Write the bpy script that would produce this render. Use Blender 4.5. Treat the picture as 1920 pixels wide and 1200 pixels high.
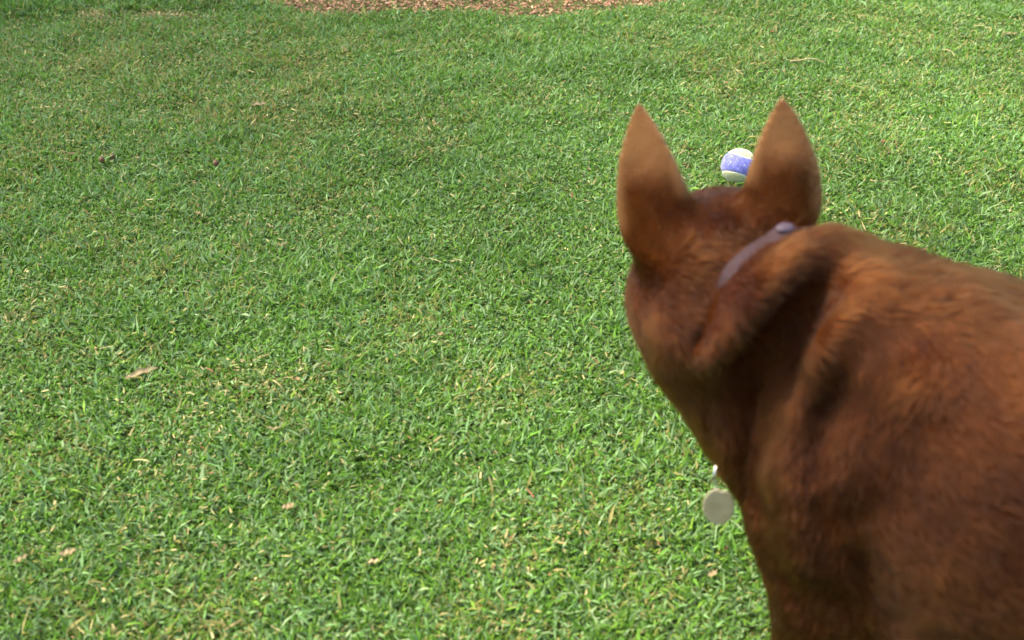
import bpy, math
import numpy as np

# ---------------------------------------------------------------- camera, sky, sun, exposure
scene = bpy.context.scene
for o in list(bpy.data.objects): bpy.data.objects.remove(o)
col = scene.collection
CAM_H, PITCH, FPX = 0.961, math.radians(35.0), 2059.0
cam_data = bpy.data.cameras.new('camera'); cam = bpy.data.objects.new('camera', cam_data); col.objects.link(cam)
cam.location = (0, 0, CAM_H); cam.rotation_euler = (math.radians(90) - PITCH, 0, 0)
cam_data.sensor_width = 36; cam_data.lens = FPX / 1920 * 36
cam_data.clip_start = .02; cam_data.clip_end = 600
cam_data.dof.use_dof = True; cam_data.dof.focus_distance = 2.0; cam_data.dof.aperture_fstop = cam_data.lens / 1000 / .0066
scene.camera = cam
SUN_AZ, SUN_EL = math.radians(-72), math.radians(60)          # azimuth from +Y, clockwise seen from above
world = bpy.data.worlds.new('World'); scene.world = world; world.use_nodes = True
wn = world.node_tree.nodes; wl = world.node_tree.links
sky = wn.new('ShaderNodeTexSky'); sky.sky_type = 'NISHITA'; sky.sun_disc = False
sky.sun_elevation = SUN_EL; sky.sun_rotation = SUN_AZ; sky.air_density = 1.0; sky.dust_density = 4.0; sky.ozone_density = .6
bg = wn['Background']; bg.inputs['Strength'].default_value = .15
wl.new(sky.outputs[0], bg.inputs['Color'])
sun_d = bpy.data.lights.new('sun', 'SUN'); sun_d.energy = 2.3; sun_d.angle = math.radians(16); sun_d.color = (1, .93, .80)
sun = bpy.data.objects.new('sun', sun_d); col.objects.link(sun)
sv = np.array([math.sin(SUN_AZ) * math.cos(SUN_EL), math.cos(SUN_AZ) * math.cos(SUN_EL), math.sin(SUN_EL)])
from mathutils import Vector
sun.rotation_euler = Vector(sv).to_track_quat('Z', 'Y').to_euler()
scene.view_settings.view_transform = 'Standard'; scene.view_settings.look = 'None'
scene.view_settings.gamma = 1; scene.view_settings.exposure = 2.0; scene.view_settings.use_curve_mapping = False
scene.cycles.max_bounces = 8; scene.cycles.transparent_max_bounces = 8

rng = np.random.default_rng(7)

# ---------------------------------------------------------------- helpers
def link(o, parent=None, **props):
    col.objects.link(o)
    if parent is not None: o.parent = parent
    for k, v in props.items(): o[k] = v
    return o
def empty(name, loc, **props):
    o = bpy.data.objects.new(name, None); o.empty_display_size = .05; o.location = loc; return link(o, None, **props)
def mesh_obj(name, verts, faces, mat, parent=None, smooth=True, **props):
    """faces: list of index tuples, or an (n,k) array"""
    me = bpy.data.meshes.new(name)
    verts = np.asarray(verts, np.float32)
    if parent is not None: verts = verts - np.array(parent.matrix_basis.translation if parent.parent is None else parent.parent.matrix_basis.translation, np.float32)
    fast_mesh(me, verts, faces)
    me.polygons.foreach_set('use_smooth', np.full(len(me.polygons), bool(smooth)))
    me.materials.append(mat)
    return link(bpy.data.objects.new(name, me), parent, **props)
def fast_mesh(me, verts, faces):
    groups = faces if isinstance(faces, list) and len(faces) and isinstance(faces[0], np.ndarray) else None
    if groups is None and isinstance(faces, np.ndarray): groups = [faces]
    if groups is None:
        tot = np.array([len(f) for f in faces], np.int32); loops = np.array([i for f in faces for i in f], np.int32)
    else:
        tot = np.concatenate([np.full(len(g), g.shape[1], np.int32) for g in groups]); loops = np.concatenate([g.ravel() for g in groups]).astype(np.int32)
    me.vertices.add(len(verts)); me.vertices.foreach_set('co', np.ascontiguousarray(verts, np.float32).ravel())
    me.loops.add(len(loops)); me.loops.foreach_set('vertex_index', loops)
    me.polygons.add(len(tot)); me.polygons.foreach_set('loop_start', np.concatenate([[0], np.cumsum(tot)[:-1]]).astype(np.int32))
    me.update(calc_edges=True)
def point_color(me, name, rgb):
    a = me.attributes.new(name, 'FLOAT_COLOR', 'POINT')
    c = np.ones((len(rgb), 4), np.float32); c[:, :3] = rgb; a.data.foreach_set('color', c.ravel())
def material(name, base=(.5, .5, .5), rough=.6, spec=.4, metal=0., attr=None, transl=0., noise=None, bump=None):
    m = bpy.data.materials.new(name); m.use_nodes = True; n = m.node_tree.nodes; l = m.node_tree.links
    p = n['Principled BSDF']; p.inputs['Base Color'].default_value = (*base, 1); p.inputs['Roughness'].default_value = rough
    p.inputs['Specular IOR Level'].default_value = spec; p.inputs['Metallic'].default_value = metal
    src = None
    if attr:
        a = n.new('ShaderNodeAttribute'); a.attribute_name = attr; src = a.outputs['Color']
    if noise:                                            # (scale, second colour, contrast)
        tx = n.new('ShaderNodeTexCoord'); t = n.new('ShaderNodeTexNoise'); t.inputs['Scale'].default_value = noise[0]; t.inputs['Detail'].default_value = 6
        l.new(tx.outputs['Object'], t.inputs['Vector'])
        r = n.new('ShaderNodeMapRange'); r.inputs['From Min'].default_value = .5 - noise[2]; r.inputs['From Max'].default_value = .5 + noise[2]; l.new(t.outputs['Fac'], r.inputs['Value'])
        mx = n.new('ShaderNodeMix'); mx.data_type = 'RGBA'; l.new(r.outputs[0], mx.inputs['Factor'])
        if src is not None: l.new(src, mx.inputs['A'])
        else: mx.inputs['A'].default_value = (*base, 1)
        mx.inputs['B'].default_value = (*noise[1], 1); src = mx.outputs['Result']
    if src is not None: l.new(src, p.inputs['Base Color'])
    if bump:                                             # (scale, distance)
        tx2 = n.new('ShaderNodeTexCoord'); t2 = n.new('ShaderNodeTexNoise'); t2.inputs['Scale'].default_value = bump[0]; t2.inputs['Detail'].default_value = 5
        l.new(tx2.outputs['Object'], t2.inputs['Vector'])
        b = n.new('ShaderNodeBump'); b.inputs['Distance'].default_value = bump[1]; l.new(t2.outputs['Fac'], b.inputs['Height']); l.new(b.outputs[0], p.inputs['Normal'])
    if transl:
        tr = n.new('ShaderNodeBsdfTranslucent'); ms = n.new('ShaderNodeMixShader'); ms.inputs[0].default_value = transl
        if src is not None: l.new(src, tr.inputs['Color'])
        else: tr.inputs['Color'].default_value = (*base, 1)
        l.new(p.outputs[0], ms.inputs[1]); l.new(tr.outputs[0], ms.inputs[2]); l.new(ms.outputs[0], n['Material Output'].inputs['Surface'])
    return m
def vnoise(p, scale, seed=0):
    """smooth value noise in [0,1] for (n,2) or (n,3) points"""
    p = np.asarray(p, float); q = p / scale + 1000; i = np.floor(q).astype(np.int64); f = q - i; f = f * f * (3 - 2 * f); out = 0
    for c in range(2 ** p.shape[1]):
        h = np.full(len(p), seed * 7919 + 12345, np.int64); w = np.ones(len(p))
        for k in range(p.shape[1]):
            b = (c >> k) & 1; h = (h * 1103515245 + (i[:, k] + b) * (374761393, 668265263, 362437)[k]) & 0x7fffffff
            h = (h ^ (h >> 13)) * 1274126177 & 0x7fffffff; w = w * (f[:, k] if b else 1 - f[:, k])
        out = out + w * ((h ^ (h >> 11)) & 0xffff) / 65535.
    return out
def fbm(p, scale, seed=0, n=3):
    return sum(vnoise(p, scale / 2 ** k, seed + k) / 2 ** k for k in range(n)) / sum(1 / 2 ** k for k in range(n))
def mixc(a, b, t):
    t = np.asarray(t)[..., None]; return np.asarray(a) * (1 - t) + np.asarray(b) * t
def sstep(a, b, x):
    t = np.clip((x - a) / (b - a), 0, 1); return t * t * (3 - 2 * t)
# ---- DOG SHAPE BEGIN (pure numpy: a smooth-union distance field, meshed by surface nets)
CAM_H, PITCH, FPX = 0.961, math.radians(35.0), 2059.0
def P(px, py, d):
    """a spot in front of the lens at depth d metres -> world point (measured layout, 1920x1200 frame)"""
    r, u = (px - 960) / FPX, (600 - py) / FPX
    return np.array([d * r, d * (math.cos(PITCH) + u * math.sin(PITCH)), CAM_H + d * (-math.sin(PITCH) + u * math.cos(PITCH))])
def sstep(a, b, x):
    t = np.clip((x - a) / (b - a), 0, 1); return t * t * (3 - 2 * t)
def unit(v):
    v = np.asarray(v, float); return v / np.linalg.norm(v)
FWD = unit([-.74, .67, 0]); LEFT = np.array([-FWD[1], FWD[0], 0.]); 
WITHERS = np.array([.298, .715, 0.])
def B(f, l, z):
    """body frame: f forward of the withers, l to the dog's left, z up"""
    return WITHERS + FWD * f + LEFT * l + np.array([0, 0, z])
HF = unit([.22, .95, -.20])                      # where the face points
HR = unit(np.cross(HF, [-.06, 0, 1]))            # the head's right
HU = np.cross(HR, HF)
HC = P(1352, 470, .925)                          # middle of the skull
def H(f, r, u):
    return HC + HF * f + HR * r + HU * u

def sd_cone(p, a, b, r1, r2):
    ba = b - a; l2 = ba @ ba; rr = r1 - r2; a2 = l2 - rr * rr; il2 = 1 / l2
    pa = p - a; y = pa @ ba; z = y - l2
    t = pa * l2 - y[..., None] * ba; x2 = np.einsum('...i,...i', t, t)
    y2 = y * y * l2; z2 = z * z * l2; k = np.sign(rr) * rr * rr * x2
    d = (np.sqrt(x2 * a2 * il2) + y * rr) * il2 - r1
    m1 = np.sign(z) * a2 * z2 > k; m2 = np.sign(y) * a2 * y2 < k
    d = np.where(m2, np.sqrt(x2 + y2) * il2 - r1, d)
    return np.where(m1, np.sqrt(x2 + z2) * il2 - r2, d)
def sd_ell(p, c, R, rad):
    q = (p - c) @ np.asarray(R).T; rad = np.asarray(rad)
    k0 = np.linalg.norm(q / rad, axis=-1); k1 = np.linalg.norm(q / rad ** 2, axis=-1) + 1e-9
    return k0 * (k0 - 1) / k1
def sd_ear(p, base, tip, out, hw, thick=.0035, curl=8.0):
    ax = tip - base; L = np.linalg.norm(ax); ax = ax / L
    out = unit(out - ax * (out @ ax)); nb = np.cross(out, ax)
    q = p - base; t = (q @ ax) / L; x = q @ out; y = q @ nb
    s = np.clip(1 - t, 0, 1.6)
    w = hw * np.where(s < 1, np.sin(np.clip(s, 0, 1) * math.pi / 2) ** .80, 1 - 4.5 * np.clip(s - 1, 0, 1) ** 2) + .0015
    y = y + curl * x * x * np.clip(s, 0, 1)
    th = thick * (.5 + .9 * np.clip(s, 0, 1.3))
    qx = np.maximum(np.abs(x) - w + .003, 0); qy = np.maximum(np.abs(y) - th, 0)
    d = np.sqrt(qx * qx + qy * qy) - .0030
    d = np.maximum(d, (t - 1) * L)
    return np.maximum(d, -(t + .36) * L) * .8
def axes(f, up):
    f = unit(f); r = unit(np.cross(f, up)); return np.array([f, r, np.cross(r, f)])
HAX = np.array([HF, HR, HU]); BAX = np.array([FWD, -LEFT, [0, 0, 1.]])

COL_A, COL_B, COL_T = P(1488, 436, .885), P(1345, 560, .850), P(1335, 860, .945)    # nape, left side, throat
COL_N = unit(np.cross(COL_B - COL_A, COL_T - COL_A)); COL_N = COL_N * np.sign(COL_N @ (B(-.1, 0, .40) - COL_A))
COL_C = H(-.045, .012, -.045) * .5 + B(.030, .0, .385) * .5; COL_C = COL_C - COL_N * (COL_N @ (COL_C - COL_A))
def dog_prims():
    L = []
    def cone(a, b, r1, r2, k, flow=None, hair=.010):
        L.append(('u', lambda p: sd_cone(p, a, b, r1, r2), np.minimum(a - r1, b - r2), np.maximum(a + r1, b + r2), k, unit(flow if flow is not None else b - a), hair))
    def ell(c, R, rad, k, flow, hair=.010):
        m = max(rad); L.append(('u', lambda p: sd_ell(p, c, R, rad), c - m, c + m, k, unit(flow), hair))
    def cut(c, R, rad, k):
        m = max(rad); L.append(('s', lambda p: sd_ell(p, c, R, rad), c - m, c + m, k, None, 0))
    back = -FWD + np.array([0, 0, -.35])
    # trunk
    ell(B(-.155, 0, .322), BAX, (.225, .116, .164), .02, back, .011)
    ell(B(-.38, 0, .398), BAX, (.20, .088, .095), .06, back, .011)
    ell(B(-.52, 0, .410), BAX, (.11, .088, .102), .05, back, .011)
    cone(B(-.03, 0, .462), B(-.50, 0, .436), .028, .036, .06, -FWD, .013)        # the line of the back
    ell(B(.006, -.010, .285), BAX, (.066, .074, .115), .05, [0, 0, -1], .014)         # breast
    cone(P(1472, 800, .93), P(1590, 1180, .95), .0605, .054, .03, [0, 0, -1], .013)    # front line from the breast into the near leg
    for s in (1, -1): ell(B(-.115, s * .052, .345), BAX, (.115, .070, .135), .05, back, .013)       # flank filled out behind the shoulder
    # hind legs and tail
    for s in (1, -1):
        cone(B(-.52, s * .060, .40), B(-.45, s * .085, .255), .080, .046, .04, [0, 0, -1])
        cone(B(-.45, s * .085, .250), B(-.595, s * .078, .150), .044, .019, .02)
        cone(B(-.595, s * .078, .150), B(-.580, s * .078, .040), .019, .016, .012)
        cone(B(-.583, s * .078, .030), B(-.530, s * .080, .020), .019, .017, .012)
    cone(B(-.60, 0, .440), B(-.68, 0, .36), .030, .026, .03); cone(B(-.68, 0, .36), B(-.73, .01, .22), .028, .018, .02)
    # fore legs: shoulder blade, upper arm, forearm, pastern, paw
    for s in (1, -1):
        dn = np.array([0, 0, -1.]) + s * LEFT * .3
        cone(B(.012, s * .036, .472), B(.012, s * .090, .360), .024, .033, .010, dn - .3 * FWD, .012)
        cone(B(-.060, s * .060, .455), B(-.030, s * .096, .310), .034, .038, .028, dn, .012)
        cone(B(.012, s * .090, .358), B(-.040, s * .092, .240), .034, .038, .014, dn)
        cone(B(-.040, s * .090, .250), B(-.015, s * .080, .120), .040, .022, .02)
        cone(B(-.015, s * .080, .120), B(-.005, s * .080, .040), .021, .018, .012)
        cone(B(-.003, s * .080, .026), B(.040, s * .082, .020), .022, .019, .012)
    # neck: a thick column from the breast to the skull, and the loose ruff behind the collar
    n0, n1 = B(.030, .0, .385), H(-.045, .012, -.045)
    fl = n0 - n1
    cone(n0, n1, .080, .066, .035, fl, .016)
    cone(B(-.04, 0, .462), H(-.080, .068, -.012), .045, .038, .045, fl, .016)
    cone(B(-.06, -.050, .438), H(-.035, .074, -.006), .048, .038, .03, fl, .016)
    cone(B(.060, .03, .330), H(-.015, -.010, -.085), .058, .048, .03, fl, .016)
    # head
    ell(HC, HAX, (.082, .064, .050), .020, -HF + .2 * HU, .007)
    cone(H(.05, 0, -.012), H(.155, 0, -.035), .044, .024, .03, -HF, .005)
    cone(H(.05, 0, -.045), H(.140, 0, -.058), .034, .018, .02, -HF, .005)
    for s in (1, -1):
        ell(H(.012, s * .050, -.045), HAX, (.055, .030, .045), .025, -HF - .5 * HU, .012)
        ell(H(.060, s * .036, .014), HAX, (.022, .016, .012), .012, -HF, .004)     # brow
    ell(H(.152, 0, -.016), HAX, (.012, .014, .011), .006, -HF, .003)               # nose
    ha, hb_ = P(1510, 580, .845), P(1375, 800, .875); hx = unit(hb_ - ha); hn = unit(np.array([0, 0, CAM_H]) - (ha + hb_) / 2); hn = unit(hn - hx * (hn @ hx))
    cut((ha + hb_) / 2 + hn * .016, np.array([hx, np.cross(hn, hx), hn]), (.085, .028, .030), .034)     # hollow between neck and shoulder
    # the collar's groove, and the loose skin rolled up behind it
    def groove(p):
        q = p - COL_C; sd = q @ COL_N; r = np.linalg.norm(q - sd[..., None] * COL_N, axis=-1)
        w = np.clip((.15 - r) / .03, 0, 1) * sstep(.36, .505, p[..., 2])
        return w * (.012 * np.exp(-((sd + .009) / np.where(sd < -.009, .025, .012)) ** 2) - .007 * np.exp(-((sd - .032) / .016) ** 2))
    L.append(('g', groove, COL_C - .17, COL_C + .17, 0, None, 0))
    # folds and muscle edges: (line, half width, depth; negative depth raises a ridge)
    eye = np.array([0, 0, CAM_H])
    def fold(line, w, dep, d0, d1):
        pts = [P(a, b, (d0 + d1) / 2) for a, b in line]
        def fn(p):
            best = np.full(p.shape[:-1], 9.); g = np.zeros(p.shape[:-1]); q = p - eye; dd = q[..., 1] * math.cos(PITCH) - q[..., 2] * math.sin(PITCH)
            qs = eye + q * ((d0 + d1) / 2 / dd)[..., None]
            for i, (a, b) in enumerate(zip(pts[:-1], pts[1:])):
                ab = b - a; t = np.clip(((qs - a) @ ab) / (ab @ ab), 0, 1); di = np.linalg.norm(qs - a - t[..., None] * ab, axis=-1)
                g = np.where(di < best, (i + t) / (len(pts) - 1), g); best = np.minimum(best, di)
            return dep * np.exp(-(best / w) ** 2) * sstep(-.02, .3, g) * (1 - sstep(.72, 1.02, g)) * sstep(d0 - .02, d0, dd) * (1 - sstep(d1, d1 + .03, dd))
        al = np.array([P(a, b, d) for a, b in line for d in (d0 - .03, d1 + .03)]); L.append(('g', fn, al.min(0) - 2.2 * w, al.max(0) + 2.2 * w, 0, None, 0))
    fold([(1660, 560), (1610, 680), (1575, 800), (1575, 900), (1600, 980)], .024, -.011, .74, .98)       # behind the shoulder blade
    fold([(1610, 530), (1545, 640), (1497, 760), (1485, 900), (1495, 1030), (1520, 1180)], .018, -.015, .74, 1.0)   # its front edge
    fold([(1455, 640), (1420, 760), (1410, 880), (1425, 1000)], .014, .011, .76, 1.0)        # hollow running down in front of it
    fold([(1425, 900), (1442, 1000), (1490, 1120), (1540, 1200)], .008, .005, .80, .98)     # breast against the leg
    fold([(1590, 1000), (1640, 1100), (1710, 1210)], .011, .007, .74, .98)                  # elbow crease
    fold([(1356, 555), (1325, 615), (1298, 662)], .008, .0045, .78, .95)                     # under the cheek
    fold([(1425, 440), (1480, 412), (1545, 412)], .008, .006, .80, .95)                     # behind the right ear
    fold([(1400, 425), (1470, 392), (1540, 392)], .008, -.003, .80, .95)
    # ears
    for (b, tp, out, s) in ((P(1221, 405, .895), P(1197, 187, .884), -HR + .25 * HF, -1), (P(1474, 373, .890), P(1466, 177, .880), HR + .25 * HF, 1)):
        L.append(('u', (lambda b, tp, o: lambda p: sd_ear(p, b, tp, o, .0316))(b, tp, np.asarray(out) * (1 if s > 0 else -1)), np.minimum(b, tp) - .05, np.maximum(b, tp) + .05, .010, unit(tp - b), .0045))
        ax = unit(tp - b)
        cone(b - ax * .034 - s * HR * .016 + HF * .018, b + ax * .014 - s * HR * .002 + HF * .010, .034, .0185, .018, ax - .3 * HF, .007)
    return L

def smin(a, b, k):
    h = np.clip(.5 + .5 * (a - b) / k, 0, 1); return a + (b - a) * h - k * h * (1 - h)
def dog_field(step):
    prims = dog_prims()
    lo = np.min([q[2] for q in prims if q[0] == 'u'], axis=0) - .012; hi = np.max([q[3] for q in prims if q[0] == 'u'], axis=0) + .012
    lo[2] = 0.006
    n = np.ceil((hi - lo) / step).astype(int) + 1
    v = np.full(n, .2, np.float32)
    for op, fn, a, b, k, fl, hl in prims:
        m = k * 1.05 + .02
        i0 = np.clip(np.floor((a - m - lo) / step).astype(int), 0, n - 1); i1 = np.clip(np.ceil((b + m - lo) / step).astype(int) + 1, 1, n)
        g = np.stack(np.meshgrid(*[lo[j] + step * np.arange(i0[j], i1[j]) for j in range(3)], indexing='ij'), -1)
        sl = tuple(slice(i0[j], i1[j]) for j in range(3)); d = fn(g)
        v[sl] = v[sl] + d if op == 'g' else smin(v[sl], d, k) if op == 'u' else -smin(-v[sl], d, k)
    return v + np.float32(.002), lo, prims
def tri_sample(v, lo, step, p):
    q = (p - lo) / step; i = np.clip(np.floor(q).astype(int), 0, np.array(v.shape) - 2); f = q - i; o = 0
    for a in (0, 1):
        for b in (0, 1):
            for c in (0, 1):
                o = o + v[i[:, 0] + a, i[:, 1] + b, i[:, 2] + c] * (f[:, 0] if a else 1 - f[:, 0]) * (f[:, 1] if b else 1 - f[:, 1]) * (f[:, 2] if c else 1 - f[:, 2])
    return o
def tri_grad(v, lo, step, p, e=None):
    e = e or step; g = np.stack([tri_sample(v, lo, step, p + np.eye(3)[j] * e) - tri_sample(v, lo, step, p - np.eye(3)[j] * e) for j in range(3)], -1)
    return g / (np.linalg.norm(g, axis=1, keepdims=True) + 1e-9)
def surface_nets(v, lo, step):
    s = v < 0; sh = np.array(v.shape) - 1
    c = [s[a:a + sh[0], b:b + sh[1], d:d + sh[2]] for a in (0, 1) for b in (0, 1) for d in (0, 1)]
    cnt = sum(x.astype(np.int8) for x in c); act = (cnt > 0) & (cnt < 8)
    ids = np.argwhere(act); idx = np.full(sh, -1, np.int64); idx[act] = np.arange(len(ids))
    acc = np.zeros((len(ids), 3)); num = np.zeros(len(ids))
    cor = [(a, b, d) for a in (0, 1) for b in (0, 1) for d in (0, 1)]
    for i, A in enumerate(cor):
        for j in (1, 2, 4):
            if i & j: continue
            Bc = cor[i | j]
            va = v[ids[:, 0] + A[0], ids[:, 1] + A[1], ids[:, 2] + A[2]]; vb = v[ids[:, 0] + Bc[0], ids[:, 1] + Bc[1], ids[:, 2] + Bc[2]]
            m = (va < 0) != (vb < 0); t = np.where(m, va / np.where(va == vb, 1, va - vb), 0)
            acc += m[:, None] * (np.array(A) + t[:, None] * (np.array(Bc) - np.array(A))); num += m
    verts = lo + step * (ids + acc / num[:, None]); faces = []
    for ax in range(3):
        o1, o2 = [(1, 2), (2, 0), (0, 1)][ax]
        sa = [slice(None)] * 3; sb = [slice(None)] * 3; sa[ax] = slice(0, -1); sb[ax] = slice(1, None)
        ch = s[tuple(sa)] != s[tuple(sb)]; e = np.argwhere(ch)
        e = e[(e[:, o1] > 0) & (e[:, o2] > 0) & (e[:, o1] < sh[o1]) & (e[:, o2] < sh[o2])]
        ins = s[tuple(e.T)]; d1 = np.eye(3, dtype=int)[o1]; d2 = np.eye(3, dtype=int)[o2]
        q = np.stack([idx[tuple((e - d1 - d2).T)], idx[tuple((e - d2).T)], idx[tuple(e.T)], idx[tuple((e - d1).T)]], 1)
        q[~ins] = q[~ins][:, ::-1]; faces.append(q)
    f = np.concatenate(faces); return verts, f[(f >= 0).all(1)]
# ---- DOG SHAPE END

def proj(p):
    q = p - np.array([0, 0, CAM_H]); c, s = math.cos(PITCH), math.sin(PITCH)
    d = q[:, 1] * c - q[:, 2] * s; u = q[:, 1] * s + q[:, 2] * c
    return 960 + FPX * q[:, 0] / d, 600 - FPX * u / d, d
def G(px, py, z=0.):
    """the spot on the lawn (height z) that the photograph shows there"""
    u = (600 - py) / FPX; d = (CAM_H - z) / (math.sin(PITCH) - u * math.cos(PITCH)); return P(px, py, d)

# ---------------------------------------------------------------- the ground, the lawn, the mulch bed
def relief(xy):
    return .014 * (fbm(xy, .35, 3, 2) - .5) + .010 * (vnoise(xy, .085, 9) - .5)
MB0, MB1, MBY = G(480, 5)[0], G(1290, 5)[0], G(900, 25)[1]
def mulch_in(xy):
    """> 0 inside the mulch bed (a bed whose near edge just enters the picture), metres from its ragged edge"""
    x, y = xy[:, 0], xy[:, 1]; w = .10 * (fbm(xy, .22, 21, 3) - .5) + .03 * (vnoise(xy, .03, 5) - .5)
    cx, hw = (MB0 + MB1) / 2, (MB1 - MB0) / 2
    r = np.clip(np.abs((x - cx) / (hw * 1.12)), 0, 2)
    return np.minimum(y - MBY - .22 * r ** 6, MBY + 1.0 - y) + w * .8

def build_ground():
    gx = np.concatenate([[-300, -60, -15, -6], np.linspace(-3.2, 3.2, 161), [6, 15, 60, 300]])
    gy = np.concatenate([[-300, -60, -15, -4, -1], np.linspace(-.4, 5.2, 141), [8, 15, 60, 300]])
    X, Y = np.meshgrid(gx, gy, indexing='ij'); xy = np.stack([X.ravel(), Y.ravel()], 1)
    near = ((np.abs(xy[:, 0]) < 3.1) & (xy[:, 1] > -.3) & (xy[:, 1] < 5.1))
    z = np.where(near, relief(xy), 0) - .004
    z = np.where(near & (mulch_in(xy) > 0), z - .006, z)
    i = np.arange(len(xy)).reshape(X.shape)
    f = np.stack([i[:-1, :-1], i[1:, :-1], i[1:, 1:], i[:-1, 1:]], -1).reshape(-1, 4)
    m = bpy.data.materials.new('soil_and_thatch'); m.use_nodes = True; n = m.node_tree.nodes; l = m.node_tree.links; p = n['Principled BSDF']
    p.inputs['Roughness'].default_value = .95; p.inputs['Specular IOR Level'].default_value = .1
    tx = n.new('ShaderNodeTexCoord'); t = n.new('ShaderNodeTexNoise'); t.inputs['Scale'].default_value = 220; t.inputs['Detail'].default_value = 4; l.new(tx.outputs['Object'], t.inputs['Vector'])
    r = n.new('ShaderNodeValToRGB'); l.new(t.outputs['Fac'], r.inputs['Fac'])
    r.color_ramp.elements[0].position = .35; r.color_ramp.elements[0].color = (.030, .030, .010, 1); r.color_ramp.elements[1].position = .7; r.color_ramp.elements[1].color = (.13, .105, .040, 1)
    e = r.color_ramp.elements.new(.52); e.color = (.055, .075, .016, 1)
    ln = n.new('ShaderNodeVectorMath'); ln.operation = 'LENGTH'; l.new(tx.outputs['Object'], ln.inputs[0]); mr = n.new('ShaderNodeMapRange'); mr.inputs['From Min'].default_value = 5.5; mr.inputs['From Max'].default_value = 7; l.new(ln.outputs['Value'], mr.inputs['Value'])
    t2 = n.new('ShaderNodeTexNoise'); t2.inputs['Scale'].default_value = 60; t2.inputs['Detail'].default_value = 8; l.new(tx.outputs['Object'], t2.inputs['Vector']); g2 = n.new('ShaderNodeValToRGB'); l.new(t2.outputs['Fac'], g2.inputs['Fac'])
    g2.color_ramp.elements[0].position = .3; g2.color_ramp.elements[0].color = (.030, .075, .008, 1); g2.color_ramp.elements[1].position = .7; g2.color_ramp.elements[1].color = (.12, .19, .04, 1)
    mx = n.new('ShaderNodeMix'); mx.data_type = 'RGBA'; l.new(mr.outputs[0], mx.inputs['Factor']); l.new(r.outputs[0], mx.inputs['A']); l.new(g2.outputs[0], mx.inputs['B']); l.new(mx.outputs['Result'], p.inputs['Base Color'])
    mesh_obj('ground', np.column_stack([xy, z]), f, m, kind='structure')

def blade_mesh(name, base, L, W, phi, th0, bend, roll, colr, mat, rows=(0., .38, .74, 1.), wid=(.75, 1., .72, 0.), **props):
    """thin tapering curved blades, all in one mesh"""
    n = len(base); h = np.stack([np.cos(phi), np.sin(phi), 0 * phi], 1); up = np.array([0, 0, 1.])
    side0 = np.stack([-np.sin(phi), np.cos(phi), 0 * phi], 1)
    pos = base.copy(); V = []; prev = 0.
    for k, t in enumerate(rows):
        th = th0 + bend * (t + prev) / 2; d = h * np.sin(th)[:, None] + up * np.cos(th)[:, None]
        pos = pos + d * ((t - prev) * L)[:, None]; prev = t
        th = th0 + bend * t; nrm = h * np.cos(th)[:, None] - up * np.sin(th)[:, None]
        a = roll * (.4 + .6 * t); sd = side0 * np.cos(a)[:, None] + nrm * np.sin(a)[:, None]
        if wid[k] > 0: V += [pos - sd * (W * wid[k] / 2)[:, None], pos + sd * (W * wid[k] / 2)[:, None]]
        else: V += [pos]
    if len(rows) == 3 and wid[0] == 0:                              # a kite: one folded quad
        ob = mesh_obj(name, np.stack(V, 1).reshape(-1, 3), np.arange(n)[:, None] * 4 + np.array([0, 2, 3, 1]), mat, **props); point_color(ob.data, 'tint', np.repeat(colr, 4, 0)); return ob
    m = len(V); verts = np.stack(V, 1).reshape(-1, 3); o = np.arange(n)[:, None] * m
    q = [o + np.array([2 * k, 2 * k + 1, 2 * k + 3, 2 * k + 2]) for k in range(len(rows) - 2)]
    faces = [np.concatenate(q)]
    if wid[-1] > 0: faces = [np.concatenate(q + [o + np.array([2 * (len(rows) - 2) + j for j in (0, 1, 3, 2)])])]
    else: faces.append(o + np.array([m - 3, m - 2, m - 1]))
    ob = mesh_obj(name, verts, faces, mat, **props)
    point_color(ob.data, 'tint', np.repeat(colr, m, 0)); return ob

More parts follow.
